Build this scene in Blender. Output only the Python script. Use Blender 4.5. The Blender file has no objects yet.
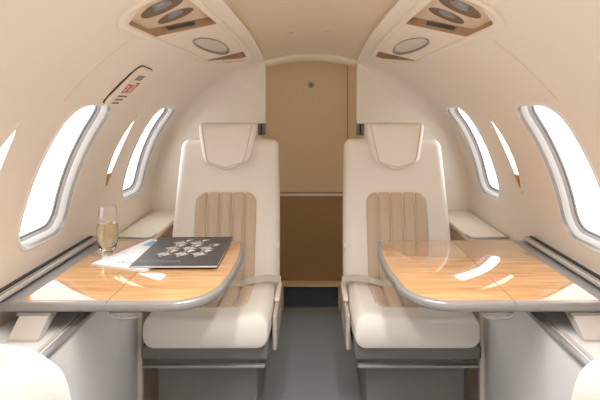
import bpy, bmesh, math, random
from mathutils import Vector, Matrix
from mathutils.geometry import delaunay_2d_cdt
random.seed(4)
PI = math.pi
SC = bpy.context.scene
COL = SC.collection
R, ZC = 0.89, 0.68          # fuselage section
YB = 2.70                   # forward bulkhead
FILL_W = 4.6  # power of each added fill strip
YF = 2.615                  # where the lining starts to curve into the bulkhead
YN = -1.30                  # rear end of the modelled cabin

# ------------------------------------------------------------------ materials
def lin(c):
    return tuple(((v/255)/12.92 if v/255 <= 0.04045 else ((v/255+0.055)/1.055)**2.4) for v in c) + (1.0,)

def mat(name, rgb, rough=0.5, metal=0.0, bump=0.0, bscale=200.0, var=0.0, vscale=8.0, coat=0.0, spec=0.5, sheen=0.0):
    m = bpy.data.materials.new(name); m.use_nodes = True
    nt = m.node_tree; b = nt.nodes['Principled BSDF']
    b.inputs['Base Color'].default_value = lin(rgb)
    b.inputs['Roughness'].default_value = rough
    b.inputs['Metallic'].default_value = metal
    b.inputs['Specular IOR Level'].default_value = spec
    b.inputs['Coat Weight'].default_value = coat
    b.inputs['Coat Roughness'].default_value = 0.02
    b.inputs['Sheen Weight'].default_value = sheen
    tc = nt.nodes.new('ShaderNodeTexCoord')
    if var > 0:
        n = nt.nodes.new('ShaderNodeTexNoise'); n.inputs['Scale'].default_value = vscale; n.inputs['Detail'].default_value = 4
        nt.links.new(tc.outputs['Object'], n.inputs['Vector'])
        mx = nt.nodes.new('ShaderNodeMix'); mx.data_type = 'RGBA'
        l = lin(rgb)
        mx.inputs[6].default_value = tuple(x*(1-var) for x in l[:3])+(1,)
        mx.inputs[7].default_value = tuple(min(1, x*(1+var)) for x in l[:3])+(1,)
        nt.links.new(n.outputs['Fac'], mx.inputs[0]); nt.links.new(mx.outputs[2], b.inputs['Base Color'])
    if bump > 0:
        n2 = nt.nodes.new('ShaderNodeTexNoise'); n2.inputs['Scale'].default_value = bscale; n2.inputs['Detail'].default_value = 3
        nt.links.new(tc.outputs['Object'], n2.inputs['Vector'])
        bp = nt.nodes.new('ShaderNodeBump'); bp.inputs['Strength'].default_value = bump; bp.inputs['Distance'].default_value = 0.002
        nt.links.new(n2.outputs['Fac'], bp.inputs['Height']); nt.links.new(bp.outputs['Normal'], b.inputs['Normal'])
    return m

def wood(name, c1, c2, c3, stretch=(1.6, 22, 22), rough=0.06, coat=1.0):
    m = mat(name, c2, rough=rough, coat=coat)
    nt = m.node_tree; b = nt.nodes['Principled BSDF']
    b.inputs['Coat Roughness'].default_value = 0.015
    b.inputs['Coat IOR'].default_value = 1.55
    tc = nt.nodes.new('ShaderNodeTexCoord'); mp = nt.nodes.new('ShaderNodeMapping')
    mp.inputs['Scale'].default_value = stretch
    nt.links.new(tc.outputs['Object'], mp.inputs['Vector'])
    n = nt.nodes.new('ShaderNodeTexNoise'); n.inputs['Scale'].default_value = 2.2; n.inputs['Detail'].default_value = 7
    n.inputs['Distortion'].default_value = 0.9; n.inputs['Roughness'].default_value = 0.62
    nt.links.new(mp.outputs['Vector'], n.inputs['Vector'])
    cr = nt.nodes.new('ShaderNodeValToRGB')
    cr.color_ramp.elements[0].position = 0.28; cr.color_ramp.elements[0].color = lin(c1)
    cr.color_ramp.elements[1].position = 0.72; cr.color_ramp.elements[1].color = lin(c3)
    e = cr.color_ramp.elements.new(0.5); e.color = lin(c2)
    nt.links.new(n.outputs['Fac'], cr.inputs['Fac']); nt.links.new(cr.outputs['Color'], b.inputs['Base Color'])
    return m

def emis(name, rgb, s):
    m = mat(name, rgb, 0.4); b = m.node_tree.nodes['Principled BSDF']
    b.inputs['Emission Color'].default_value = lin(rgb); b.inputs['Emission Strength'].default_value = s
    return m

def glass(name, rgb, ior=1.45, rough=0.0):
    m = mat(name, rgb, rough); b = m.node_tree.nodes['Principled BSDF']
    b.inputs['Transmission Weight'].default_value = 1; b.inputs['IOR'].default_value = ior
    return m

def pane_mat(name):
    m = bpy.data.materials.new(name); m.use_nodes = True; nt = m.node_tree; nt.nodes.clear()
    out = nt.nodes.new('ShaderNodeOutputMaterial'); mx = nt.nodes.new('ShaderNodeMixShader')
    tr = nt.nodes.new('ShaderNodeBsdfTransparent'); gl = nt.nodes.new('ShaderNodeBsdfGlossy'); fr = nt.nodes.new('ShaderNodeFresnel')
    gl.inputs['Roughness'].default_value = 0.02; fr.inputs['IOR'].default_value = 1.35
    tr.inputs['Color'].default_value = (0.97, 0.985, 0.99, 1)
    nt.links.new(fr.outputs[0], mx.inputs[0]); nt.links.new(tr.outputs[0], mx.inputs[1]); nt.links.new(gl.outputs[0], mx.inputs[2])
    nt.links.new(mx.outputs[0], out.inputs['Surface'])
    return m

M = dict(
    wall=mat('sidewall_cream', (237, 227, 215), 0.75, bump=0.12, bscale=350, var=0.02, vscale=3),
    ceil=mat('headliner_beige', (220, 203, 181), 0.85, bump=0.15, bscale=420, var=0.02, vscale=3),
    psu=mat('service_panel_cream', (238, 226, 213), 0.55),
    recess=mat('service_recess_tan', (222, 203, 182), 0.6),
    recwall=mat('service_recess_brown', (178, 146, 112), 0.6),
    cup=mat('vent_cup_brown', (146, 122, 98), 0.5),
    leather=mat('cream_leather', (243, 237, 230), 0.42, bump=0.18, bscale=260, var=0.025, vscale=6),
    ledgepad=mat('ledge_pad_beige', (216, 205, 187), 0.5, bump=0.15, bscale=260),
    rib=mat('tan_ribbed_leather', (208, 188, 166), 0.45, bump=0.2, bscale=260, var=0.03, vscale=6),
    partition=mat('partition_cream', (238, 229, 215), 0.6, bump=0.08, bscale=300),
    door=mat('door_tan_leather', (234, 214, 178), 0.55, bump=0.15, bscale=300, var=0.03, vscale=4),
    doorlow=mat('door_kick_brown', (176, 147, 104), 0.6, bump=0.15, bscale=300, var=0.05, vscale=5),
    arch=mat('arch_cream_gloss', (232, 222, 203), 0.18, coat=0.6),
    dark=mat('dark_slate', (84, 94, 110), 0.6),
    carpet=mat('grey_carpet', (146, 151, 157), 0.95, bump=0.8, bscale=420, var=0.18, vscale=160),
    rim=mat('satin_metal', (156, 155, 155), 0.32, metal=0.35),
    chrome=mat('polished_metal', (205, 205, 203), 0.15, metal=1.0),
    grey=mat('grey_plastic', (128, 124, 122), 0.45),
    lgrey=mat('light_grey_plastic', (196, 190, 184), 0.45),
    black=mat('black_rubber', (28, 27, 27), 0.5),
    white=mat('white_plastic', (238, 236, 232), 0.4),
    reveal=mat('window_reveal_plastic', (206, 203, 199), 0.4),
    bezel=mat('window_bezel_metal', (150, 147, 145), 0.3, metal=0.5),
    gasket=mat('window_gasket_grey', (168, 164, 164), 0.35, metal=0.3),
    dado=mat('lower_panel_grey', (222, 222, 222), 0.65, bump=0.1, bscale=300),
    base=mat('seat_base_grey', (120, 118, 116), 0.55),
    gold=mat('brushed_gold', (196, 150, 90), 0.35, metal=0.6),
    web=mat('belt_webbing', (206, 201, 196), 0.8, bump=0.4, bscale=700),
    fill_lens=emis('fill_strip_lens', (255, 244, 230), 3.0),  # glowing face of the added fill strips
    lens=mat('frosted_lens', (216, 208, 200), 0.35),
    wood=wood('glossy_maple', (186, 132, 82), (208, 158, 108), (226, 184, 138)),
    wood2=wood('side_ledge_veneer', (150, 92, 44), (192, 132, 74), (212, 158, 98), stretch=(20, 1.6, 20)),
    glow=emis('wall_lamp_lens', (255, 246, 232), 2.2),
    red=mat('red_print', (178, 70, 52), 0.5),
    brownink=mat('brown_print', (120, 98, 82), 0.5),
    cover=mat('charcoal_cover', (70, 66, 68), 0.4),
    silver=mat('silver_print', (236, 229, 222), 0.6),
    paper=mat('paper_white', (240, 240, 240), 0.5),
    wcover=mat('white_cover', (244, 246, 250), 0.4),
    blue=mat('sky_blue_print', (120, 178, 214), 0.35),
    dimink=mat('dim_grey_print', (118, 120, 128), 0.4),
    greyink=mat('grey_print', (150, 158, 170), 0.4),
    pane=pane_mat('window_glass'),
    glass=glass('clear_glass', (255, 255, 255), 1.45),
    wine=glass('champagne', (252, 240, 206), 1.33),
)

# ------------------------------------------------------------------ helpers
def link(name, bm, m, parent=None, smooth=True, wn=False, recalc=True, sharp=None):
    if recalc: bmesh.ops.recalc_face_normals(bm, faces=bm.faces)
    me = bpy.data.meshes.new(name); bm.to_mesh(me); bm.free()
    if m: me.materials.append(m)
    for p in me.polygons: p.use_smooth = smooth
    if smooth: me.set_sharp_from_angle(angle=math.radians(sharp or 42))
    o = bpy.data.objects.new(name, me); COL.objects.link(o)
    if parent: o.parent = parent
    if wn:
        w = o.modifiers.new('wn', 'WEIGHTED_NORMAL'); w.keep_sharp = True
    return o

def thing(name, label, cat, loc=(0, 0, 0), rz=0, group=None):
    o = bpy.data.objects.new(name, None); COL.objects.link(o); o.empty_display_size = 0.1
    o.location = loc; o.rotation_euler = (0, 0, rz)
    o['label'] = label; o['category'] = cat
    if group: o['group'] = group
    return o

def tag(o, label, cat, group=None):
    o['label'] = label; o['category'] = cat
    if group: o['group'] = group
    return o

def struct(name, bm, m, **k):
    o = link(name, bm, m, **k); o['kind'] = 'structure'; return o

def copy_tree(o, parent=None):
    c = o.copy(); COL.objects.link(c)
    if parent: c.parent = parent
    for ch in o.children: copy_tree(ch, c)
    return c

def box(bm, x0, x1, y0, y1, z0, z1, bev=0.0, seg=3):
    vs = [bm.verts.new((x, y, z)) for x in (x0, x1) for y in (y0, y1) for z in (z0, z1)]
    fs = [(0, 1, 3, 2), (4, 6, 7, 5), (0, 4, 5, 1), (2, 3, 7, 6), (0, 2, 6, 4), (1, 5, 7, 3)]
    faces = [bm.faces.new([vs[i] for i in f]) for f in fs]
    if bev > 0:
        es = list({e for f in faces for e in f.edges})
        bmesh.ops.bevel(bm, geom=es, offset=bev, segments=seg, profile=0.5, affect='EDGES')
    return bm

def BX(*a, **k): return box(bmesh.new(), *a, **k)

def loft(bm, loops, cap=True, closed=True):
    rows = [[bm.verts.new(p) for p in lp] for lp in loops]
    n = len(rows[0])
    for a, b in zip(rows, rows[1:]):
        for i in range(n if closed else n-1):
            j = (i+1) % n
            bm.faces.new((a[i], a[j], b[j], b[i]))
    if cap:
        bm.faces.new(rows[0]); bm.faces.new(rows[-1])
    return bm

def rr(hw, hh, r, n=6, mid=3):
    """rounded rectangle loop (2D, counter-clockwise) with extra points along its sides"""
    r = max(min(r, hw*0.999, hh*0.999), 1e-5)
    out = []
    cs = [(hw-r, hh-r, 0), (-hw+r, hh-r, 90), (-hw+r, -hh+r, 180), (hw-r, -hh+r, 270)]
    for k, (cx, cy, a0) in enumerate(cs):
        arc = [(cx+r*math.cos(math.radians(a0+90*i/n)), cy+r*math.sin(math.radians(a0+90*i/n))) for i in range(n+1)]
        out += arc
        nx, ny, na = cs[(k+1) % 4]
        s = (nx+r*math.cos(math.radians(na)), ny+r*math.sin(math.radians(na)))
        e = arc[-1]
        for t in range(1, mid+1):
            f = t/(mid+1); out.append((e[0]+(s[0]-e[0])*f, e[1]+(s[1]-e[1])*f))
    return out

def tube(bm, pts, r, n=8, cap=True):
    pts = [Vector(p) for p in pts]; loops = []; prev = None
    for i, p in enumerate(pts):
        t = (pts[min(i+1, len(pts)-1)]-pts[max(i-1, 0)]).normalized()
        u = prev if prev else (Vector((0, 0, 1)) if abs(t.z) < 0.9 else Vector((1, 0, 0)))
        u = (u - t*u.dot(t)).normalized(); prev = u; v = t.cross(u)
        rad = r[i] if isinstance(r, (list, tuple)) else r
        loops.append([p+(u*math.cos(2*PI*k/n)+v*math.sin(2*PI*k/n))*rad for k in range(n)])
    return loft(bm, loops, cap)

def lathe(bm, prof, n=40, cap=True):
    return loft(bm, [[(r*math.cos(2*PI*k/n), r*math.sin(2*PI*k/n), z) for k in range(n)] for r, z in prof], cap)

def smooth(a, b, x):
    t = max(0, min(1, (x-a)/(b-a))); return t*t*(3-2*t)

def deform(x, y, z):
    """the cabin lining drops and tucks in towards the bulkhead"""
    yy = min(y, 2.73)
    if yy > 1.8: z -= 0.078*(yy-1.8)**2*smooth(1.05, 1.4, z)
    if y > YF:
        ph = math.degrees(math.atan2(z-ZC, abs(x)))
        t = min(1.0, (y-YF)/0.08)
        f = smooth(16, 40, ph)*(1-smooth(60, 72.5, ph))*0.08*(1-math.sqrt(1-t*t))
        rr_ = math.hypot(x, z-ZC); k = (rr_-f)/rr_
        x *= k; z = ZC+(z-ZC)*k
    return (x, y, z)

def P(s, y, d, side, df=True):
    """point on the fuselage lining: s arc length up from the widest level, d inwards"""
    r = R-d; a = s/R
    p = (side*r*math.cos(a), y, ZC+r*math.sin(a))
    return deform(*p) if df else p

def S(deg): return math.radians(deg)*R

def pip(p, poly):
    x, y = p; c = False; n = len(poly)
    for i in range(n):
        x1, y1 = poly[i]; x2, y2 = poly[i-1]
        if (y1 > y) != (y2 > y) and x < (x2-x1)*(y-y1)/(y2-y1)+x1: c = not c
    return c

def cpatch(bm, outer, holes, side, d=0.0, gs=0.05, gy=0.06, exy=()):
    """lining patch between an outer loop and holes, all in (s, y)"""
    vs, es = [], []
    for lp in [outer]+holes:
        b = len(vs); vs += [Vector(p) for p in lp]
        es += [(b+i, b+(i+1) % len(lp)) for i in range(len(lp))]
    s0, s1 = min(p[0] for p in outer), max(p[0] for p in outer)
    y0, y1 = min(p[1] for p in outer), max(p[1] for p in outer)
    ns, ny = max(1, round((s1-s0)/gs)), max(1, round((y1-y0)/gy))
    for i in range(1, ns):
        for j in range(1, ny):
            q = (s0+(s1-s0)*i/ns, y0+(y1-y0)*j/ny)
            if exy and q[1] > exy[0]-0.02: continue
            if pip(q, outer) and not any(pip(q, h) for h in holes): vs.append(Vector(q))
    for yq in exy:
        for i in range(1, ns):
            q = (s0+(s1-s0)*i/ns, yq)
            if pip(q, outer) and not any(pip(q, h) for h in holes): vs.append(Vector(q))
    ov, oe, of, *_ = delaunay_2d_cdt(vs, es, [], 0, 1e-5)
    bv = [bm.verts.new(P(v.x, v.y, d(v.x, v.y) if callable(d) else d, side)) for v in ov]
    for f in of:
        c = (sum(ov[i].x for i in f)/len(f), sum(ov[i].y for i in f)/len(f))
        if pip(c, outer) and not any(pip(c, h) for h in holes):
            fc = bm.faces.new([bv[i] for i in f]); fc.normal_update()
            m_ = fc.calc_center_median()
            if fc.normal.dot(Vector((-m_.x, 0, ZC-m_.z))) < 0: fc.normal_flip()
    return bm

def rloop(sc, yc, ws, wy, r, n=8):
    return [(sc+a, yc+b) for a, b in rr(ws/2, wy/2, r, n, 6)]

def cring(bm, loops, side, cap_last=False):
    """bridge (loop, depth) rings on the lining"""
    rows = [[bm.verts.new(P(s, y, d, side)) for s, y in lp] for lp, d in loops]
    n = len(rows[0])
    for a, b in zip(rows, rows[1:]):
        for i in range(n):
            j = (i+1) % n; bm.faces.new((a[i], a[j], b[j], b[i]))
    if cap_last: bm.faces.new(rows[-1])
    return bm

# ------------------------------------------------------------------ cabin lining, windows
WYS = {-1: [2.388, 1.592, 0.80, 0.01, -0.78], 1: [2.388, 1.540, 0.72, -0.07, -0.86]}
WS, WH, WW, WR = S(22.4), S(33.0), 0.315, 0.088
def wloop(y, e): return rloop(WS, y, WH-2*e, WW-2*e, max(WR-e, 0.02))
EDGE = math.degrees(math.acos(0.255/R))                   # lining / ceiling joint
def psu_out(e=0.0):
    """outline of the overhead service panel in (s, y), inset by e"""
    a0, a1 = S(57.2)+e, S(70.2)-e
    y0, y1 = 1.125+e, 2.50-e
    pts = []
    for k in range(13):                                   # rounded near end
        t = PI*k/12; pts.append(((a0+a1)/2-(a1-a0)/2*math.cos(t)*1.0, y0+0.09-0.09*math.sin(t)))
    for k in range(1, 12): pts.append((a1, y0+0.09+(y1-0.10-y0-0.09)*k/12))
    for k in range(9):                                    # inboard far corner rounds over
        t = PI/2*k/8; pts.append((a1-0.035+0.035*math.cos(t), y1-0.10+0.10*math.sin(t)))
    pts += [(a1-0.065, y1-0.045), (a1-0.10, y1-0.125), (a0+0.055, y1-0.215), (a0+0.02, y1-0.29), (a0+0.004, y1-0.34), (a0, y1-0.38)]
    for k in range(1, 11): pts.append((a0, y1-0.38-(y1-0.38-y0-0.09)*k/11))
    return pts

wi = 0
for side, sn in ((-1, 'left'), (1, 'right')):
    WY = WYS[side]
    yl = [YN+(YF-YN)*k/46 for k in range(47)]
    sl = [S(-52)+(S(EDGE)-S(-52))*k/60 for k in range(61)]
    outer = [(S(EDGE), y) for y in yl] + [(q, YF) for q in reversed(sl[:-1])] + [(S(-52), y) for y in reversed(yl[:-1])] + [(q, YN) for q in sl[1:-1]]
    holes = [wloop(y, 0.006) for y in WY] + [psu_out(0.008)]
    bm = cpatch(bmesh.new(), outer, holes, side)
    rows = [[bm.verts.new(P(q, YF+0.08*math.sin(PI/2*k/9), 0, side)) for q in sl] for k in range(10)]
    for a_, b_ in zip(rows, rows[1:]):
        for i in range(len(sl)-1):
            q = [a_[i], a_[i+1], b_[i+1], b_[i]]
            bm.faces.new(q if side < 0 else q[::-1])
    bmesh.ops.remove_doubles(bm, verts=bm.verts, dist=1e-5)
    for f in bm.faces:
        f.normal_update(); m_ = f.calc_center_median()
        if f.normal.dot(Vector((-m_.x, -0.3, ZC-m_.z))) < 0: f.normal_flip()
    struct('wall_'+sn, bm, M['wall'], recalc=False, sharp=60)
    for y in WY:
        wi += 1
        bm = cring(bmesh.new(), [(wloop(y, 0.0), 0.0), (wloop(y, 0.002), 0.004), (wloop(y, 0.007), 0.006), (wloop(y, 0.012), 0.004)], side)
        w = struct('window_%d' % wi, bm, M['white'], sharp=60)
        link('bezel', cring(bmesh.new(), [(wloop(y, 0.0115), 0.004), (wloop(y, 0.0125), 0.000), (wloop(y, 0.016), -0.008)], side), M['bezel'], w, sharp=60)
        link('reveal', cring(bmesh.new(), [(wloop(y, 0.0155), -0.007), (wloop(y, 0.0185), -0.011), (wloop(y, 0.024), -0.020), (wloop(y, 0.026), -0.026)], side), M['reveal'], w, sharp=60)
        link('gasket', cring(bmesh.new(), [(wloop(y, 0.0255), -0.025), (wloop(y, 0.0275), -0.027), (wloop(y, 0.031), -0.037)], side), M['gasket'], w, sharp=60)
        link('seal', cring(bmesh.new(), [(wloop(y, 0.0305), -0.036), (wloop(y, 0.0355), -0.038), (wloop(y, 0.0365), -0.044)], side), M['grey'], w, sharp=30)
        bm = cpatch(bmesh.new(), wloop(y, 0.0335), [], side, d=-0.043)
        link('pane', bm, M['pane'], w, recalc=False)

# ceiling panel between the side linings, slightly recessed
def carc(y, d, n=16):
    a = math.radians(90-EDGE)
    return [Vector(deform((R-d)*math.sin(-a+2*a*k/n), y, ZC+(R-d)*math.cos(-a+2*a*k/n))) for k in range(n+1)]
ys = [YN+(3.0-YN)*k/60 for k in range(61)]
bm = bmesh.new()
def crow(y):
    lip = carc(y, 0.0)
    return [lip[0]] + carc(y, -0.016*(1-smooth(2.30, 2.64, y))-0.0005) + [lip[-1]]
loft(bm, [crow(y) for y in ys], cap=False, closed=False)
struct('ceiling', bm, M['ceil'], recalc=False, sharp=30)

# joint line in the left lining
for side in (-1, 1):
    bm = bmesh.new()
    loft(bm, [[P(S(a), 1.352+0.0008*s_, d, side) for s_, d in ((-1, -0.001), (-1, 0.0012), (1, 0.0012), (1, -0.001))] for a in [39+16*k/14 for k in range(15)]])
    struct('trim_%d' % (11 if side < 0 else 12), bm, M['recess'])

# floor
struct('floor', BX(-0.9, 0.9, YN, 3.0, -0.03, 0.0), M['carpet'], smooth=False)
# rear end
bm = bmesh.new()
vs = [bm.verts.new((R*1.02*math.cos(2*PI*k/48), YN, max(-0.01, ZC+R*1.02*math.sin(2*PI*k/48)))) for k in range(48)]
bm.faces.new(vs)
struct('wall_back', bm, M['partition'], smooth=False)

# ------------------------------------------------------------------ bulkhead, partitions, vestibule
def prism(bm, pts, y0, y1, bev=0.0):
    a = [bm.verts.new((x, y0, z)) for x, z in pts]; b = [bm.verts.new((x, y1, z)) for x, z in pts]
    n = len(pts); f1 = bm.faces.new(a); bm.faces.new(b)
    for i in range(n): bm.faces.new((a[i], a[(i+1) % n], b[(i+1) % n], b[i]))
    if bev:
        bmesh.ops.bevel(bm, geom=list(f1.edges), offset=bev, segments=4, profile=0.5, affect='EDGES')
    return bm
for side, sn in ((-1, 'left'), (1, 'right')):
    def edge_pts(z0, y):
        out = []
        a0 = math.degrees(math.asin((z0-ZC)/R))
        for k in range(21):
            p = P(S(a0+(EDGE-a0)*k/20), y, -0.02, side); out.append((p[0], p[2]))
        return out
    ep = edge_pts(0.60, 2.68)
    pts = [(side*0.298, 0.0), (side*0.86, 0.0)] + ep + [(side*0.255, ep[-1][1]), (side*0.255, 1.128), (side*0.298, 1.128)]
    struct('wall_front_'+sn, prism(bmesh.new(), pts, 2.695, 2.745), M['partition'], smooth=False)
    # vestibule cheek
    struct('wall_vestibule_'+sn, BX(*sorted((side*0.30, side*0.33)), 2.735, 3.0, 0, 1.60), M['door'], smooth=False)
    # low threshold cheek beside the aisle
    struct('trim_%d' % (1 if side < 0 else 2), BX(*sorted((side*0.165, side*0.30)), 2.90, 2.95, 0, 0.145, bev=0.004), M['door'], wn=True)
    # dark strap guide beside the seat shoulder
    o = thing('shoulder_belt_guide', 'dark grey belt guide in the gap beside the %s headrest' % sn, 'belt guide', (side*0.277, 2.730, 1.060), 0, 'belt guides beside the headrests')
    link('guide_housing', BX(-0.020, 0.020, -0.02, 0.02, 0, 0.066, bev=0.004), M['grey'], o, wn=True)
    link('belt_slot', BX(-0.004, 0.004, -0.0225, -0.019, 0.008, 0.058), M['black'], o)

# arch trim over the doorway
bm = bmesh.new()
a = math.radians(90-EDGE)
loops = []
for k in range(25):
    t = -a+2*a*k/24
    row = []
    for dy, dr in ((2.652, -0.002), (2.648, 0.006), (2.650, 0.016), (2.660, 0.022), (2.745, 0.022), (2.745, -0.02), (2.655, -0.02)):
        row.append(deform((R-dr)*math.sin(t), dy, ZC+(R-dr)*math.cos(t)))
    loops.append(row)
loft(bm, loops)
struct('trim_3', bm, M['arch'], sharp=50)

struct('ceiling_vestibule', BX(-0.34, 0.34, 2.747, 3.02, 1.508, 1.53), M['ceil'], smooth=False)
# door at the end of the vestibule
d = thing('door_1', '', '', (0, 2.95, 0)); del d['label']; del d['category']; d['kind'] = 'structure'
link('upper_panel', BX(-0.31, 0.222, 0.0, 0.03, 0.70, 1.60, bev=0.003), M['door'], d, wn=True)
link('backing', BX(-0.33, 0.33, 0.012, 0.05, 0.0, 1.62), M['doorlow'], d)
link('edge_panel', BX(0.226, 0.31, 0.0, 0.03, 0.70, 1.60, bev=0.003), M['door'], d, wn=True)
link('lower_panel', BX(-0.31, 0.31, 0.004, 0.03, 0.15, 0.70, bev=0.002), M['doorlow'], d, wn=True)
link('rail', BX(-0.30, 0.30, -0.014, 0.006, 0.676, 0.692, bev=0.004), M['white'], d, wn=True)
bm = lathe(bmesh.new(), [(0.019, 0), (0.019, 0.004), (0.016, 0.006), (0.012, 0.006), (0.011, 0.004)], 28)
k_ = link('lock', bm, M['rim'], d); k_.rotation_euler = (PI/2, 0, 0); k_.location = (0.0, -0.0005, 1.352)
bm = BX(-0.003, 0.003, -0.008, 0.008, 0.003, 0.0065); q = link('key_slot', bm, M['black'], k_)
struct('trim_4', BX(-0.30, 0.30, 2.885, 2.98, 0.145, 0.158, bev=0.003), M['door'], wn=True)      # sill ledge
struct('trim_5', BX(-0.165, 0.165, 2.94, 2.97, 0.0, 0.145), M['dark'], smooth=False)            # dark riser
struct('trim_6', BX(-0.165, 0.165, 2.90, 2.938, 0.0, 0.010, bev=0.003), M['rim'], wn=True)       # threshold strip

# small round covers in the ceiling
for x, r, lb in ((0.066, 0.021, 'round beige cover in the ceiling, larger and right of the tiny one'), (-0.094, 0.010, 'tiny round cover in the ceiling, left of the larger round cover')):
    z = P(S(90)-x, 2.24, -0.016, 1)[2]-0.0005
    o = thing('ceiling_cover', lb, 'ceiling cover', (x, 2.24, z), 0)
    link('cover_plate', lathe(bmesh.new(), [(r, 0.002), (r, -0.002), (r*0.85, -0.0045), (r*0.3, -0.005)], 28), M['ceil'], o)
    link('cover_ring', lathe(bmesh.new(), [(r*1.12, 0.002), (r*1.12, -0.002), (r*1.03, -0.0025), (r*1.0, 0.0)], 28, cap=False), M['recess'], o)

# ------------------------------------------------------------------ overhead service panels
def sy_ell(sc, yc, a, b, rot=0.0, n=36, p=2.0):
    out = []
    for k in range(n):
        t = 2*PI*k/n; c, s_ = math.cos(t), math.sin(t)
        u = a*math.copysign(abs(c)**(2/p), c); v = b*math.copysign(abs(s_)**(2/p), s_)
        out.append((sc+u*math.cos(rot)-v*math.sin(rot), yc+u*math.sin(rot)+v*math.cos(rot)))
    return out
def rpoly(pts, r, n=5):
    out = []; m_ = len(pts)
    for i in range(m_):
        p0, p1, p2 = Vector(pts[i-1]), Vector(pts[i]), Vector(pts[(i+1) % m_])
        a_ = p1+(p0-p1).normalized()*r; b_ = p1+(p2-p1).normalized()*r
        for k in range(n+1):
            t = k/n; q = a_.lerp(p1, t).lerp(p1.lerp(b_, t), t); out.append((q.x, q.y))
    return out
def scale_loop(lp, f):
    cx = sum(p[0] for p in lp)/len(lp); cy = sum(p[1] for p in lp)/len(lp)
    return [(cx+(x-cx)*f, cy+(y-cy)*f) for x, y in lp]
for side, sn in ((-1, 'left'), (1, 'right')):
    t = thing('overhead_service_panel', 'long cream overhead panel with air vents and lamp on the %s of the ceiling' % sn, 'overhead panel', (0, 0, 0), 0, 'overhead service panels')
    s0, s1 = S(57.2), S(70.2)
    rec = rpoly([(s0+0.014, 1.23), (s0+0.012, 1.435), (s1-0.020, 1.645), (s1-0.014, 1.19), (s0+0.09, 1.15)], 0.028)
    lampl = [(S(63.4)+0.0306*math.cos(q_)+0.025*math.sin(q_), 1.955+0.215*math.cos(q_)-0.108*math.sin(q_)) for q_ in [2*PI*k/40 for k in range(40)]]
    wed = rpoly([(s0+0.014, 2.12), (s1-0.024, 2.30), (s1-0.026, 2.425), (s1-0.06, 2.41)], 0.010)
    bm = bmesh.new()
    o0, o1, o2 = psu_out(0.0), psu_out(0.006), psu_out(0.016)
    cring(bm, [(o0, -0.004), (o0, 0.008), (o1, 0.013), (o2, 0.012), (psu_out(0.020), 0.006)], side)
    cpatch(bm, psu_out(0.020), [rec, lampl, wed], side, d=0.006, gs=0.03, gy=0.06)
    link('panel', bm, M['psu'], t, recalc=False, sharp=50)
    # recess for the air vents
    bm = bmesh.new(); DP = -0.020
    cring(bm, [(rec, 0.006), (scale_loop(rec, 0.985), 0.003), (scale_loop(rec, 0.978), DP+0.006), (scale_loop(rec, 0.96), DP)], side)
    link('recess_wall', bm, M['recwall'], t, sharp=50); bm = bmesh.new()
    v1 = sy_ell(S(63.6), 1.315, 0.060, 0.052, 0.2, 32); v2 = sy_ell(S(63.8), 1.438, 0.056, 0.046, 0.5, 32)
    cpatch(bm, scale_loop(rec, 0.961), [v1, v2], side, d=DP, gs=0.03, gy=0.05)
    link('vent_recess', bm, M['recess'], t, recalc=False, sharp=50)
    for vl, fc in ((v1, 1), (v2, 0)):
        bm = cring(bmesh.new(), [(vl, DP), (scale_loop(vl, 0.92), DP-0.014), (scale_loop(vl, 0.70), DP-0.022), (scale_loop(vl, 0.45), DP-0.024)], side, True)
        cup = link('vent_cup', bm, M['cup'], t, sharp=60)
        bm = cring(bmesh.new(), [(scale_loop(vl, 0.50), DP-0.022), (scale_loop(vl, 0.50), DP-0.006), (scale_loop(vl, 0.43), DP-0.002), (scale_loop(vl, 0.34), DP-0.004), (scale_loop(vl, 0.30), DP-0.016)], side)
        link('air_nozzle', bm, M['rim'], cup, sharp=60)
        bm = cpatch(bmesh.new(), scale_loop(vl, 0.31), [], side, d=DP-0.012)
        link('nozzle_core', bm, M['lens'] if fc else M['black'], cup, recalc=False)
    # small plate on the far wall of the recess
    bm = bmesh.new()
    pa, pb = Vector((s0+0.055, 1.487)), Vector((s1-0.075, 1.573))
    rows = []
    for dd in (0.000, -0.012):
        rows.append([bm.verts.new(P(pa.x+(pb.x-pa.x)*k/6, pa.y+(pb.y-pa.y)*k/6-0.012, dd, side)) for k in range(7)])
    for k in range(6): bm.faces.new((rows[0][k], rows[0][k+1], rows[1][k+1], rows[1][k]))
    bmesh.ops.solidify(bm, geom=list(bm.faces), thickness=0.002)
    link('label_plate', bm, M['grey'], t)
    # reading lamp
    bm = cring(bmesh.new(), [(scale_loop(lampl, 1.05), 0.005), (scale_loop(lampl, 1.03), 0.010), (scale_loop(lampl, 0.98), 0.009), (scale_loop(lampl, 0.92), -0.002)], side)
    rg = link('lamp_bezel', bm, M['rim'], t, sharp=60)
    link('lamp_lens', cpatch(bmesh.new(), scale_loop(lampl, 0.94), [], side, d=0.001, gs=0.03, gy=0.05), M['lens'], rg, recalc=False)
    # wedge shaped outlet at the far end
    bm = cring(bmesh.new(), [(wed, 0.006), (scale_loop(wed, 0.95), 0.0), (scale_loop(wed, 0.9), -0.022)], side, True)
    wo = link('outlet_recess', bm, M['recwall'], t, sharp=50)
    c = scale_loop(wed, 0.62)
    bm = bmesh.new()
    for f in (0.12, 0.42):
        lp = [(x*(1)+0.0, y) for x, y in scale_loop(wed, 0.30)]
        lp = [(x+0.014-0.03*f, y+0.05-0.14*f) for x, y in lp]
        cring(bm, [(lp, -0.021), (lp, -0.012), (scale_loop(lp, 0.8), -0.010)], side, True)
    link('outlet_slat', bm, M['grey'], wo)

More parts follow.
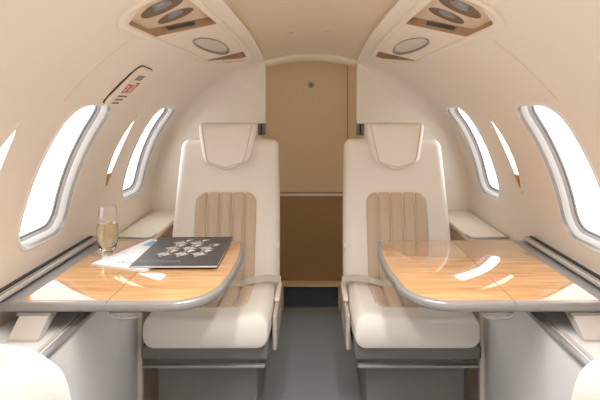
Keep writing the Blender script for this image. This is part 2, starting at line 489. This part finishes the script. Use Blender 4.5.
# ------------------------------------------------------------------ exit placard on the left lining
t = thing('exit_placard', 'raised cream placard with red EXIT lettering above the large left window', 'sign')
pl = rpoly([(S(38.6), 1.605), (S(37.6), 1.755), (S(49.6), 1.765), (S(50.2), 1.615)], 0.03)
bm = cring(bmesh.new(), [(scale_loop(pl, 1.0), -0.002), (pl, 0.010), (scale_loop(pl, 0.95), 0.013)], -1)
cpatch(bm, scale_loop(pl, 0.95), [], -1, d=0.013, gs=0.03, gy=0.03)
link('plate', bm, M['psu'], t, sharp=50)
bm = cring(bmesh.new(), [(scale_loop(pl, 1.035), -0.001), (scale_loop(pl, 1.035), 0.003), (scale_loop(pl, 0.99), 0.004)], -1)
link('painted_shadow', bm, M['black'], t)  # black ring standing in for the shadow along the placard edge
def srect(bm, s_0, s_1, y0, y1, d, th=0.001, side=-1):
    lp = [(s_0, y0), (s_1, y0), (s_1, y1), (s_0, y1)]
    cring(bm, [(lp, d), (lp, d+th)], side, True)
bm = bmesh.new(); srect(bm, S(46.4), S(48.0), 1.655, 1.715, 0.0128); link('window_pictogram', bm, M['grey'], t)
# letters E X I T as strokes; u runs along the cabin, v up the lining
LET = {'E': [((0, 0), (0, 1)), ((0, 0), (1, 0)), ((0, .5), (.8, .5)), ((0, 1), (1, 1))], 'X': [((0, 0), (1, 1)), ((0, 1), (1, 0))],
       'I': [((.5, 0), (.5, 1))], 'T': [((.5, 0), (.5, 1)), ((0, 1), (1, 1))]}
bm = bmesh.new()
y_ = 1.650
for ch in 'EXIT':
    for (a0, b0), (a1, b1) in LET[ch]:
        p0 = Vector((S(42.6)+b0*S(2.3), y_+a0*0.016)); p1 = Vector((S(42.6)+b1*S(2.3), y_+a1*0.016))
        dv = (p1-p0).normalized(); nv = Vector((-dv.y, dv.x))*0.0026; dv *= 0.0024
        lp = [tuple(q) for q in (p0-dv+nv, p1+dv+nv, p1+dv-nv, p0-dv-nv)]
        cring(bm, [(lp, 0.0128), (lp, 0.0142)], -1, True)
    y_ += 0.0225
link('lettering', bm, M['red'], t)
bm = bmesh.new()
for k in range(3): srect(bm, S(41.2-1.0*k), S(41.65-1.0*k), 1.648, 1.728-0.012*k, 0.0128)
link('fine_print', bm, M['brownink'], t)
bm = bmesh.new(); srect(bm, S(45.3), S(45.75), 1.70, 1.735, 0.0128)
link('arrow_print', bm, M['brownink'], t)

# ------------------------------------------------------------------ slim wall lamps between the windows
def lens_loop(yc, a0, a1, w, n=16):
    out = []
    for k in range(n+1):
        f = k/n; out.append((S(a0+(a1-a0)*f), yc+w/2*math.sin(PI*f)**0.8*(1 if 0 < k < n else 0.02)))
    for k in range(n, -1, -1):
        f = k/n; out.append((S(a0+(a1-a0)*f), yc-w/2*math.sin(PI*f)**0.8*(1 if 0 < k < n else 0.02)))
    return out
LAMPS = [(-1, 2.03, 'slim pointed wall lamp between the two far left windows'), (1, 1.99, 'slim pointed wall lamp between the two right windows'),
         (-1, 1.215, 'slim pointed wall lamp at the left edge, nearer than the large left window')]
for side, y, lb in LAMPS:
    t = thing('wall_lamp', lb, 'wall lamp', (0, 0, 0), 0, 'slim wall lamps between the windows')
    lo = lens_loop(y, 13.0, 34.0, 0.062)
    bm = cring(bmesh.new(), [(scale_loop(lo, 1.10), -0.001), (scale_loop(lo, 1.07), 0.004), (lo, 0.005), (scale_loop(lo, 0.9), 0.002)], side)
    link('bezel', bm, M['wall'], t, sharp=60)
    hot = [p for p in scale_loop(lo, 0.93)]
    cut = S(17.0)
    up = [(max(s_, cut), y_) for s_, y_ in hot]
    link('lens', cpatch(bmesh.new(), [p for p in hot if p[0] >= cut], [], side, d=0.0035, gs=0.03, gy=0.02), M['glow'], t, recalc=False)
    low = [p for p in hot if p[0] <= cut+S(1.5)]
    bm = cring(bmesh.new(), [(low, 0.002), (low, 0.007), (scale_loop(low, 0.8), 0.009)], side, True)
    link('tip', bm, M['gold'], t)

# ------------------------------------------------------------------ lower sidewalls, ledges
tn = 20
for side, sn in ((-1, 'left'), (1, 'right')):
    sx = lambda a_, b_: sorted((side*a_, side*b_))
    struct('wall_%s_lower' % sn, BX(*sx(0.66, 0.885), YN, 1.87, 0.0, 0.60, bev=0.006), M['dado'], wn=True)
    struct('trim_%d' % tn, BX(*sx(0.652, 0.672), YN, 1.862, 0.598, 0.614, bev=0.004), M['rim'], wn=True); tn += 1
    struct('trim_%d' % tn, BX(*sx(0.690, 0.700), YN, 1.862, 0.598, 0.606, bev=0.002), M['lgrey'], wn=True); tn += 1
    struct('trim_%d' % tn, BX(*sx(0.645, 0.664), 1.845, 1.872, 0.0, 0.612, bev=0.004), M['leather'], wn=True); tn += 1
    # slim shelf along the wall with the table track
    struct('trim_%d' % tn, BX(*sx(0.846, 0.892), YN, 1.930, 0.692, 0.706, bev=0.004), M['lgrey'], wn=True); tn += 1
    struct('trim_%d' % tn, BX(*sx(0.866, 0.882), YN, 1.927, 0.700, 0.7095, bev=0.002), M['black'], wn=True); tn += 1
    struct('trim_%d' % tn, BX(*sx(0.853, 0.862), YN, 1.927, 0.700, 0.709, bev=0.002), M['rim'], wn=True); tn += 1
    struct('trim_%d' % tn, BX(*sx(0.70, 0.885), 1.872, 2.118, 0.0, 0.60, bev=0.004), M['dado'], wn=True); tn += 1
    t = thing('side_ledge', 'padded cream side ledge with wood veneer front beside the %s seat' % sn, 'side ledge', (side*0.79, 2.405, -0.010), 0, 'padded side ledges')
    def lx(a_, b_): return sorted((side*(a_-0.79), side*(b_-0.79)))
    link('body', BX(*lx(0.705, 0.80), -0.275, 0.284, 0.30, 0.628, bev=0.004), M['wood2'], t, wn=True)
    link('padded_top', BX(*lx(0.695, 0.878), -0.285, 0.288, 0.629, 0.655, bev=0.010, seg=4), M['ledgepad'], t, wn=True)
    bm = bmesh.new()
    pts = [(side*(0.868-0.79), -0.281, 0.657)]
    for k in range(9):
        a_ = PI/2*k/8
        pts.append((side*(0.715-0.79-0.015*math.sin(a_)+0.0), -0.281+0.015*(1-math.cos(a_)), 0.657))
    pts.append((side*(0.699-0.79), -0.228, 0.657))
    link('edge_trim', tube(bm, pts, 0.0045), M['rim'], t)

# ------------------------------------------------------------------ seats
def patch_ribs(bm, O, U, V, N, hw, vlen, rc, nch=5, amp=0.010, base=0.003, rows=26):
    O, U, V, N = Vector(O), Vector(U), Vector(V).normalized(), Vector(N).normalized()
    nx = nch*10
    def top(u):
        a_ = abs(u)-(hw-rc)
        return vlen-(rc-math.sqrt(max(rc*rc-a_*a_, 0))) if a_ > 0 else vlen
    g = []
    for i in range(nx+1):
        u = -hw+2*hw*i/nx
        f = (i % 10)/10
        prof = 1-abs(2*f-1)**3.0
        if i % 10 == 0: prof = -0.5
        vt = top(u*0.9995); col = []
        for j in range(rows+1):
            w = j/rows; w = 1-(1-w)**1.6
            v = vt*w
            edge = min(1.0, (vt-v)/0.016)**0.6
            h = (base+amp*prof)*edge - 0.003*(1-edge)
            if i in (0, nx): h = -0.004
            col.append(bm.verts.new(O+U*u+V*v+N*h))
        g.append(col)
    for i in range(nx):
        for j in range(rows):
            bm.faces.new((g[i][j], g[i+1][j], g[i+1][j+1], g[i][j+1]))
    return bm

def backrest_loops():
    out = []
    zs = [0.36+0.70*k/14 for k in range(15)]
    def hw(z): 
        f = (z-0.36)/0.71
        return 0.251-0.018*f+0.004*math.sin(PI*f)
    def yc(z): return 0.205+0.277*(z-0.40)
    out.append([(x*0.9, yc(0.35)+y*0.8, 0.35) for x, y in rr(hw(.36), 0.06, 0.04, 6, 8)])
    for z in zs[:-1]:
        out.append([(x, yc(z)+y, z) for x, y in rr(hw(z), 0.06, 0.042, 6, 8)])
    rc = 0.034
    for k in range(8):
        a_ = PI/2*k/8
        z = 1.026+rc*math.sin(a_)
        h = hw(1.025)-rc*(1-math.cos(a_)); dd = 0.06-0.032*(1-math.cos(a_))
        lp = [(x, yc(z)+y, z+0.008*(1-(x/0.235)**2)*math.sin(a_)) for x, y in rr(h, dd, min(0.042, dd*0.75), 6, 8)]
        out.append(lp)
    out.append([(x*0.985, yc(1.06)+(y-yc(1.06))*0.6, z) for x, y, z in out[-1]])
    return out

def make_seat(aisle, label):
    t = thing('cabin_seat', label, 'seat', (0, 0, 0), 0, 'cream leather club seats')
    link('backrest', loft(bmesh.new(), backrest_loops()), M['leather'], t, sharp=70)
    k = 0.277; nrm = Vector((0, -1, k)).normalized(); up = Vector((0, k, 1)).normalized()
    yf = lambda z: 0.145+k*(z-0.40)
    link('back_rib_panel', patch_ribs(bmesh.new(), (0, yf(0.415), 0.415), (1, 0, 0), up, nrm, 0.143, 0.425, 0.055), M['rib'], t, sharp=60)
    # headrest
    hr = bmesh.new(); loops = []
    prof = [(0.9275, 0.012, 0.020), (0.930, 0.020, 0.034), (0.937, 0.034, 0.045), (0.947, 0.056, 0.050), (0.957, 0.079, 0.052), (0.965, 0.096, 0.053), (0.973, 0.1045, 0.054), (0.985, 0.109, 0.055), (1.01, 0.115, 0.055),
            (1.05, 0.123, 0.055), (1.09, 0.131, 0.055), (1.118, 0.1360, 0.053), (1.133, 0.1375, 0.050), (1.140, 0.135, 0.045), (1.144, 0.128, 0.036)]
    for z, w, dd in prof:
        loops.append([(x, 0.270+0.20*(z-0.93)+y+0.012*(x/0.14)**2, z) for x, y in rr(w, dd, min(0.026, dd*0.6, w*0.8), 6, 6)])
    hr_o = link('headrest', loft(hr, loops), M['leather'], t, sharp=65)
    # piping of the headrest face
    pp = []
    for z, w, dd in prof[5:13]: pp.append((w-0.022, 0.270+0.20*(z-0.93)-dd-0.0005+0.012*((w-0.022)/0.14)**2, z))
    path = [(-x, y, z) for x, y, z in reversed(pp)]+[(0, 0.270+0.20*(0.945-0.93)-0.0500, 0.9445)]+pp
    link('piping', tube(bmesh.new(), path, 0.0018, 6), M['rib'], hr_o)
    # cushion
    loops = []
    for f, s_ in ((0, 0.80), (0.006, 0.90), (0.016, 0.96), (0.032, 0.99), (0.05, 1.0)):
        loops.append((-0.250+f, 0.240*(0.97+0.03*s_)-0.03*(1-s_), 0.060*s_))
    loops += [(-0.17, 0.242, 0.0605), (-0.08, 0.243, 0.0605), (0.02, 0.243, 0.060), (0.10, 0.242, 0.059), (0.165, 0.240, 0.058), (0.175, 0.236, 0.052)]
    L = [[(x*0.955+aisle*0.010, y, 0.402+z-0.05*max(0, y+0.25)+0.010*math.exp(-((abs(x)-0.19)/0.05)**2)*(1 if z > 0 else 0)) for x, z in rr(w, h, min(0.045, h*0.75), 6, 8)] for y, w, h in loops]
    link('seat_cushion', loft(bmesh.new(), L), M['leather'], t, sharp=70)
    vdir = Vector((0, -1, 0.05)).normalized()
    link('cushion_rib_panel', patch_ribs(bmesh.new(), (aisle*0.010, 0.16, 0.4425), (1, 0, 0), vdir, (0, 0.05, 1), 0.142, 0.315, 0.05), M['rib'], t, sharp=60)
    # base
    link('seat_pan', BX(-0.236, 0.236, -0.215, 0.20, 0.285, 0.342, bev=0.014), M['base'], t, wn=True)
    link('pedestal', BX(-0.19, 0.19, -0.165, 0.20, 0.03, 0.284, bev=0.012), M['base'], t, wn=True)
    link('front_strip', BX(-0.225, 0.225, -0.222, -0.20, 0.262, 0.272, bev=0.003), M['rim'], t, wn=True)
    for s_ in (-1, 1):
        link('floor_rail', BX(s_*0.15-0.02, s_*0.15+0.02, -0.22, 0.24, 0.0, 0.03, bev=0.004), M['rim'], t, wn=True)
    # stowed armrest on the aisle side
    ar = link('armrest', BX(*sorted((aisle*0.245, aisle*0.262)), -0.14, 0.16, 0.285, 0.420, bev=0.007), M['lgrey'], t, wn=True)
    link('armrest_pad', BX(*sorted((aisle*0.243, aisle*0.265)), -0.02, 0.17, 0.421, 0.440, bev=0.008), M['leather'], ar, wn=True)
    for z in (0.33, 0.385):
        link('recline_button', BX(*sorted((aisle*0.261, aisle*0.266)), -0.125, -0.09, z-0.016, z+0.016, bev=0.002), M['rim'], ar, wn=True)
    # knob on the side of the back
    bm = lathe(bmesh.new(), [(0.018, 0), (0.018, 0.010), (0.014, 0.014)], 20)
    kn = link('recline_knob', bm, M['leather'], t); kn.rotation_euler = (0, aisle*PI/2, 0); kn.location = (aisle*0.236, 0.22, 0.585)
    # seat belt lying across the back of the cushion
    bm = bmesh.new(); loops = []
    for i in range(21):
        f = i/20; x = aisle*(0.262-0.36*f)
        y = 0.120-0.05*math.sin(f*PI)*0.8
        z = 0.460+0.013*math.sin(min(1, f*2.2)*PI)+0.003*math.sin(f*9)
        loops.append([(x, y-0.022, z), (x, y+0.022, z+0.009), (x, y+0.022, z+0.012), (x, y-0.022, z+0.003)])
    be = link('seat_belt', loft(bm, loops), M['web'], t)
    bm = BX(-0.034, 0.034, -0.024, 0.024, 0, 0.012, bev=0.004)
    bk = link('buckle', bm, M['rim'], be, wn=True); bk.location = (aisle*-0.075, 0.105, 0.462)
    # diagonal seam on the shoulder
    return t

seatL = make_seat(1, 'cream leather seat with ribbed panel facing camera on the left, magazines in front')
seatL.location = (-0.394, 2.0, 0)
seatR = make_seat(-1, 'cream leather seat with ribbed panel facing camera on the right, empty table in front')
seatR.location = (0.397, 2.0, 0)
n1 = copy_tree(seatR); n1.location = (-0.405, 0.69, 0); n1.rotation_euler = (0, 0, PI)
n1['label'] = 'cream seat seen from behind, only its shoulder at the bottom left corner'
n2 = copy_tree(seatL); n2.location = (0.42, 0.69, 0); n2.rotation_euler = (0, 0, PI)
n2['label'] = 'cream seat seen from behind, only its shoulder at the bottom right corner'

# ------------------------------------------------------------------ tables
TZ = 0.687
KT = 1.006                  # plan of the table
def outline_inner():
    pts = [(0.5597, 1.322), (0.45, 1.322)]
    for k in range(13):
        a_ = PI/2*k/12
        pts.append((0.385-0.128*math.sin(a_), 1.322+0.17*(1-math.cos(a_))))
    pts += [(0.248, 1.56), (0.243, 1.66), (0.245, 1.76), (0.255, 1.85)]
    for k in range(7):
        a_ = PI/2*k/6
        pts.append((0.290-0.028*math.cos(a_), 1.905+0.028*math.sin(a_)))
    pts += [(0.40, 1.936), (0.5597, 1.936)]
    return [(x*KT, y*KT) for x, y in pts]
def outline_outer():
    pts = [(0.5603, 1.322), (0.5603, 1.936)]
    for cx, cy, a0 in ((0.862, 1.926, 90), (0.862, 1.332, 0)):
        for k in range(6):
            a_ = math.radians(a0-90*k/5); pts.append((cx+0.010*math.cos(a_), cy+0.010*math.sin(a_)))
    return [(x*KT, y*KT) for x, y in pts]
def inset(pts, e, seam=None):
    n = len(pts); area = sum(pts[i-1][0]*pts[i][1]-pts[i][0]*pts[i-1][1] for i in range(n))
    sg = 1 if area > 0 else -1; out = []
    for i in range(n):
        p0, p1, p2 = Vector(pts[i-1]), Vector(pts[i]), Vector(pts[(i+1) % n])
        d1, d2 = (p1-p0).normalized(), (p2-p1).normalized()
        n1_, n2_ = Vector((-d1.y, d1.x))*sg, Vector((-d2.y, d2.x))*sg
        b = (n1_+n2_).normalized(); k = e/max(0.4, b.dot(n1_))
        q = p1+b*k
        if seam is not None and abs(p1.x-seam) < 1e-4: q.x = seam+math.copysign(min(abs(e), 0.0006), sum(p[0] for p in pts)/n-seam)
        out.append((q.x, q.y))
    return out
def make_table(side, label):
    t = thing('folding_table', label, 'table', (side*0.5635, 1.63, 0), 0, 'glossy wooden folding tables')
    def L3(lp, z): return [(side*(x-0.5635), y-1.63, z) for x, y in lp]
    for nm, pts, seam in (('inner', outline_inner(), 0.5597*KT), ('outer', outline_outer(), 0.5603*KT)):
        bm = bmesh.new()
        prof = [(0.010, -0.029), (0.003, -0.026), (0.0, -0.020), (0.0, -0.007), (0.002, -0.002), (0.006, -0.0005), (0.014, -0.0005)]
        loft(bm, [L3(inset(pts, e, seam), TZ+z) for e, z in prof])
        rim = link('table_rim', bm, M['rim'], t, sharp=50)
        bm = bmesh.new()
        wi_ = [(min(x, 0.802), y) for x, y in inset(pts, 0.0145, seam)]; wj_ = [(min(x, 0.801), y) for x, y in inset(pts, 0.0155, seam)]
        loft(bm, [L3(wi_, TZ-0.004), L3(wi_, TZ+0.0002), L3(wj_, TZ+0.0007)])
        link('wood_top', bm, M['wood'], t, sharp=30)
    # pull latch below the front edge
    bm = bmesh.new(); pts = []
    for k in range(17):
        f = k/16; pts.append((side*(-0.047+0.042*math.cos(PI*f)), -0.296, TZ-0.028-0.018*math.sin(PI*f)**0.5))
    tube(bm, pts, 0.004, 8)
    link('pull_latch', bm, M['grey'], t)
    link('latch_plate', BX(*sorted((side*-0.092, side*-0.002)), -0.288, -0.258, TZ-0.034, TZ-0.028, bev=0.002), M['grey'], t, wn=True)
    # support bracket standing on the lower sidewall
    bm = bmesh.new(); pr = [(-0.235, TZ-0.022), (-0.280, TZ-0.022), (-0.345, 0.6145), (-0.345, 0.6075), (-0.320, 0.6075), (-0.225, TZ-0.030)]
    a_, b_ = sorted((side*(0.725-0.5635), side*(0.805-0.5635)))
    loft(bm, [[(x, y, z) for y, z in pr] for x in (a_, b_)])
    bmesh.ops.translate(bm, verts=bm.verts, vec=(0, 0, -0.0065))
    br = link('support_bracket', bm, M['lgrey'], t, sharp=30)
    bm = tube(bmesh.new(), [(a_-0.008, -0.287, TZ-0.036), (b_+0.008, -0.287, TZ-0.036)], 0.007, 14)
    link('hinge_pin', bm, M['rim'], br)
    return t
make_table(-1, 'glossy wooden folding table on the left, carrying magazines and a glass')
make_table(1, 'glossy wooden folding table on the right, with nothing on it')

# ------------------------------------------------------------------ magazines and glass
def magazine(name, label, x, y, rz, w, h, th, m, z):
    t = thing(name, label, 'magazine', (x, y, z), rz, 'magazines on the left table')
    link('pages', BX(0.0015, w-0.0015, 0.0015, h-0.0015, 0.0006, th-0.0006), M['paper'], t, smooth=False)
    c = bmesh.new()
    loft(c, [[(w, 0, 0), (w, h, 0), (w, h, 0.0006), (w, 0, 0.0006)], [(0.0008, 0, 0), (0.0008, h, 0), (0.0008, h, 0.0006), (0.0008, 0, 0.0006)]])
    loft(c, [[(0, 0, 0), (0, h, 0), (0.0012, h, 0), (0.0012, 0, 0)], [(0, 0, th), (0, h, th), (0.0012, h, th), (0.0012, 0, th)]])
    loft(c, [[(w, 0, th-0.0006), (w, h, th-0.0006), (w, h, th), (w, 0, th)], [(0.0008, 0, th-0.0006), (0.0008, h, th-0.0006), (0.0008, h, th), (0.0008, 0, th)]])
    link('cover', c, m, t, smooth=False)
    return t
def text(body, size, m, parent, loc, sx=1.0):
    cu = bpy.data.curves.new('print', 'FONT'); cu.body = body; cu.size = size; cu.extrude = 0.0001
    o = bpy.data.objects.new('print', cu); COL.objects.link(o)
    bpy.context.view_layer.update()
    me = bpy.data.meshes.new_from_object(o.evaluated_get(bpy.context.evaluated_depsgraph_get()))
    bpy.data.objects.remove(o); me.name = 'lettering'
    me.materials.clear(); me.materials.append(m)
    q = bpy.data.objects.new('lettering', me); COL.objects.link(q); q.parent = parent; q.location = loc; q.scale = (sx, 1, 1)
    return q
TT = TZ+0.0009
wm = magazine('magazine', 'white magazine with a blue picture, half under the charcoal one', -0.744, 1.639, math.radians(-19), 0.217, 0.312, 0.006, M['wcover'], TT)
bm = BX(0.022, 0.14, 0.230, 0.298, 0.0061, 0.0064); link('cover_picture', bm, M['blue'], wm, smooth=False)
text('IVIN', 0.040, M['greyink'], wm, (0.075, 0.030, 0.0062), 1.1)
dm = magazine('magazine', 'charcoal magazine with a silver floral pattern, lying over the white one', -0.596, 1.590, 0.012, 0.287, 0.348, 0.007, M['cover'], TT+0.0065)
text('NOMINA', 0.034, M['dimink'], dm, (0.012, 0.035, 0.0072), 1.05)
text('- - - - - -', 0.016, M['silver'], dm, (0.115, 0.325, 0.0072), 0.9)
# interlaced leaf-like ornament
bm = bmesh.new()
def leaf(cx, cy, L_, ang, w):
    n = 10; up, dn = [], []
    for k in range(n+1):
        f = k/n; u = L_*(f-0.5); c_ = 0.22*L_*math.sin(PI*f)
        hwid = w*math.sin(PI*f)**0.8
        for lst, s_ in ((up, 1), (dn, -1)):
            a_, b_ = u, c_+s_*hwid
            lst.append((cx+a_*math.cos(ang)-b_*math.sin(ang), cy+a_*math.sin(ang)+b_*math.cos(ang)))
    for k in range(n):
        q = [up[k], up[k+1], dn[k+1], dn[k]]
        try: bm.faces.new([bm.verts.new((x, y, 0.00725)) for x, y in q])
        except ValueError: pass
for r_ in range(3):
    for c_ in range(3 if r_ < 2 else 2):
        cx, cy = 0.075+0.062*c_+0.012*r_, 0.125+0.068*r_
        for k in range(4):
            leaf(cx+0.020*math.cos(k*PI/2+0.6), cy+0.022*math.sin(k*PI/2+0.6), 0.050, k*PI/2+0.6+PI/2, 0.0085)
        leaf(cx+0.030, cy+0.032, 0.036, 0.9, 0.008)
for k in range(4): leaf(0.235, 0.235, 0.045, k*PI/4, 0.005)
bmesh.ops.remove_doubles(bm, verts=bm.verts, dist=1e-6)
link('cover_ornament', bm, M['silver'], dm, smooth=False)

g = thing('champagne_flute', 'stemless flute of champagne standing left of the white magazine', 'glass', (-0.733, 1.746, TZ+0.0009))
outer = [(0.018, 0.0), (0.0215, 0.002), (0.023, 0.008), (0.027, 0.020), (0.034, 0.048), (0.0375, 0.072), (0.0370, 0.10), (0.0325, 0.14), (0.0285, 0.178)]
inner = [(0.0272, 0.178), (0.0312, 0.14), (0.0356, 0.10), (0.0360, 0.072), (0.0325, 0.050), (0.024, 0.026), (0.014, 0.016)]
link('bowl', lathe(bmesh.new(), outer+inner, 48), M['glass'], g, sharp=60)
liq = [(0.0138, 0.0165), (0.0237, 0.0265), (0.0321, 0.0505), (0.0356, 0.0722), (0.0352, 0.10), (0.0338, 0.115)]
link('champagne', lathe(bmesh.new(), liq, 48), M['wine'], g, sharp=60)

# ------------------------------------------------------------------ fill strips added out of view to brighten the cabin
for side, sn in ((-1, 'left'), (1, 'right')):
    x = side*0.185; z = ZC+math.sqrt((R+0.012)**2-0.205**2)
    t = thing('added_fill_strip', 'long white fill strip added out of view on the %s side of the ceiling' % sn, 'added fill light', (x, 0.92, z), 0, 'added fill strips out of view')
    link('housing', BX(-0.032, 0.032, -0.42, 0.42, -0.022, 0.0, bev=0.006), M['white'], t, wn=True)
    link('lens', BX(-0.026, 0.026, -0.40, 0.40, -0.026, -0.0215, bev=0.002), M['fill_lens'], t, wn=True)
    la = bpy.data.lights.new('fill_light', 'AREA'); la.shape = 'RECTANGLE'; la.size = 0.05; la.size_y = 0.79
    la.energy = FILL_W; la.spread = math.radians(112); la.color = (1.0, 0.97, 0.93)
    lo = bpy.data.objects.new('fill_light', la); COL.objects.link(lo); lo.parent = t; lo.location = (0, 0, -0.030)

# ------------------------------------------------------------------ light, sky, camera
w = bpy.data.worlds.new('sky'); SC.world = w; w.use_nodes = True
nt = w.node_tree; bg = nt.nodes['Background']
bg.inputs['Color'].default_value = (0.96, 0.98, 1.0, 1); bg.inputs['Strength'].default_value = 3.4

cam = bpy.data.cameras.new('camera'); co = bpy.data.objects.new('camera', cam); COL.objects.link(co)
co.location = (0, 0, 1.23); co.rotation_euler = (PI/2, 0, 0)
cam.sensor_width = 36; cam.lens = 484*36/600; cam.shift_x = -11/600; cam.shift_y = -95/600
cam.clip_start = 0.02
SC.camera = co
SC.view_settings.view_transform = 'Standard'; SC.view_settings.look = 'None'; SC.view_settings.gamma = 1
SC.view_settings.use_curve_mapping = False
SC.view_settings.exposure = 0.35
SC.cycles.use_denoising = True
SC.cycles.max_bounces = 16; SC.cycles.diffuse_bounces = 10; SC.cycles.glossy_bounces = 6; SC.cycles.transmission_bounces = 10
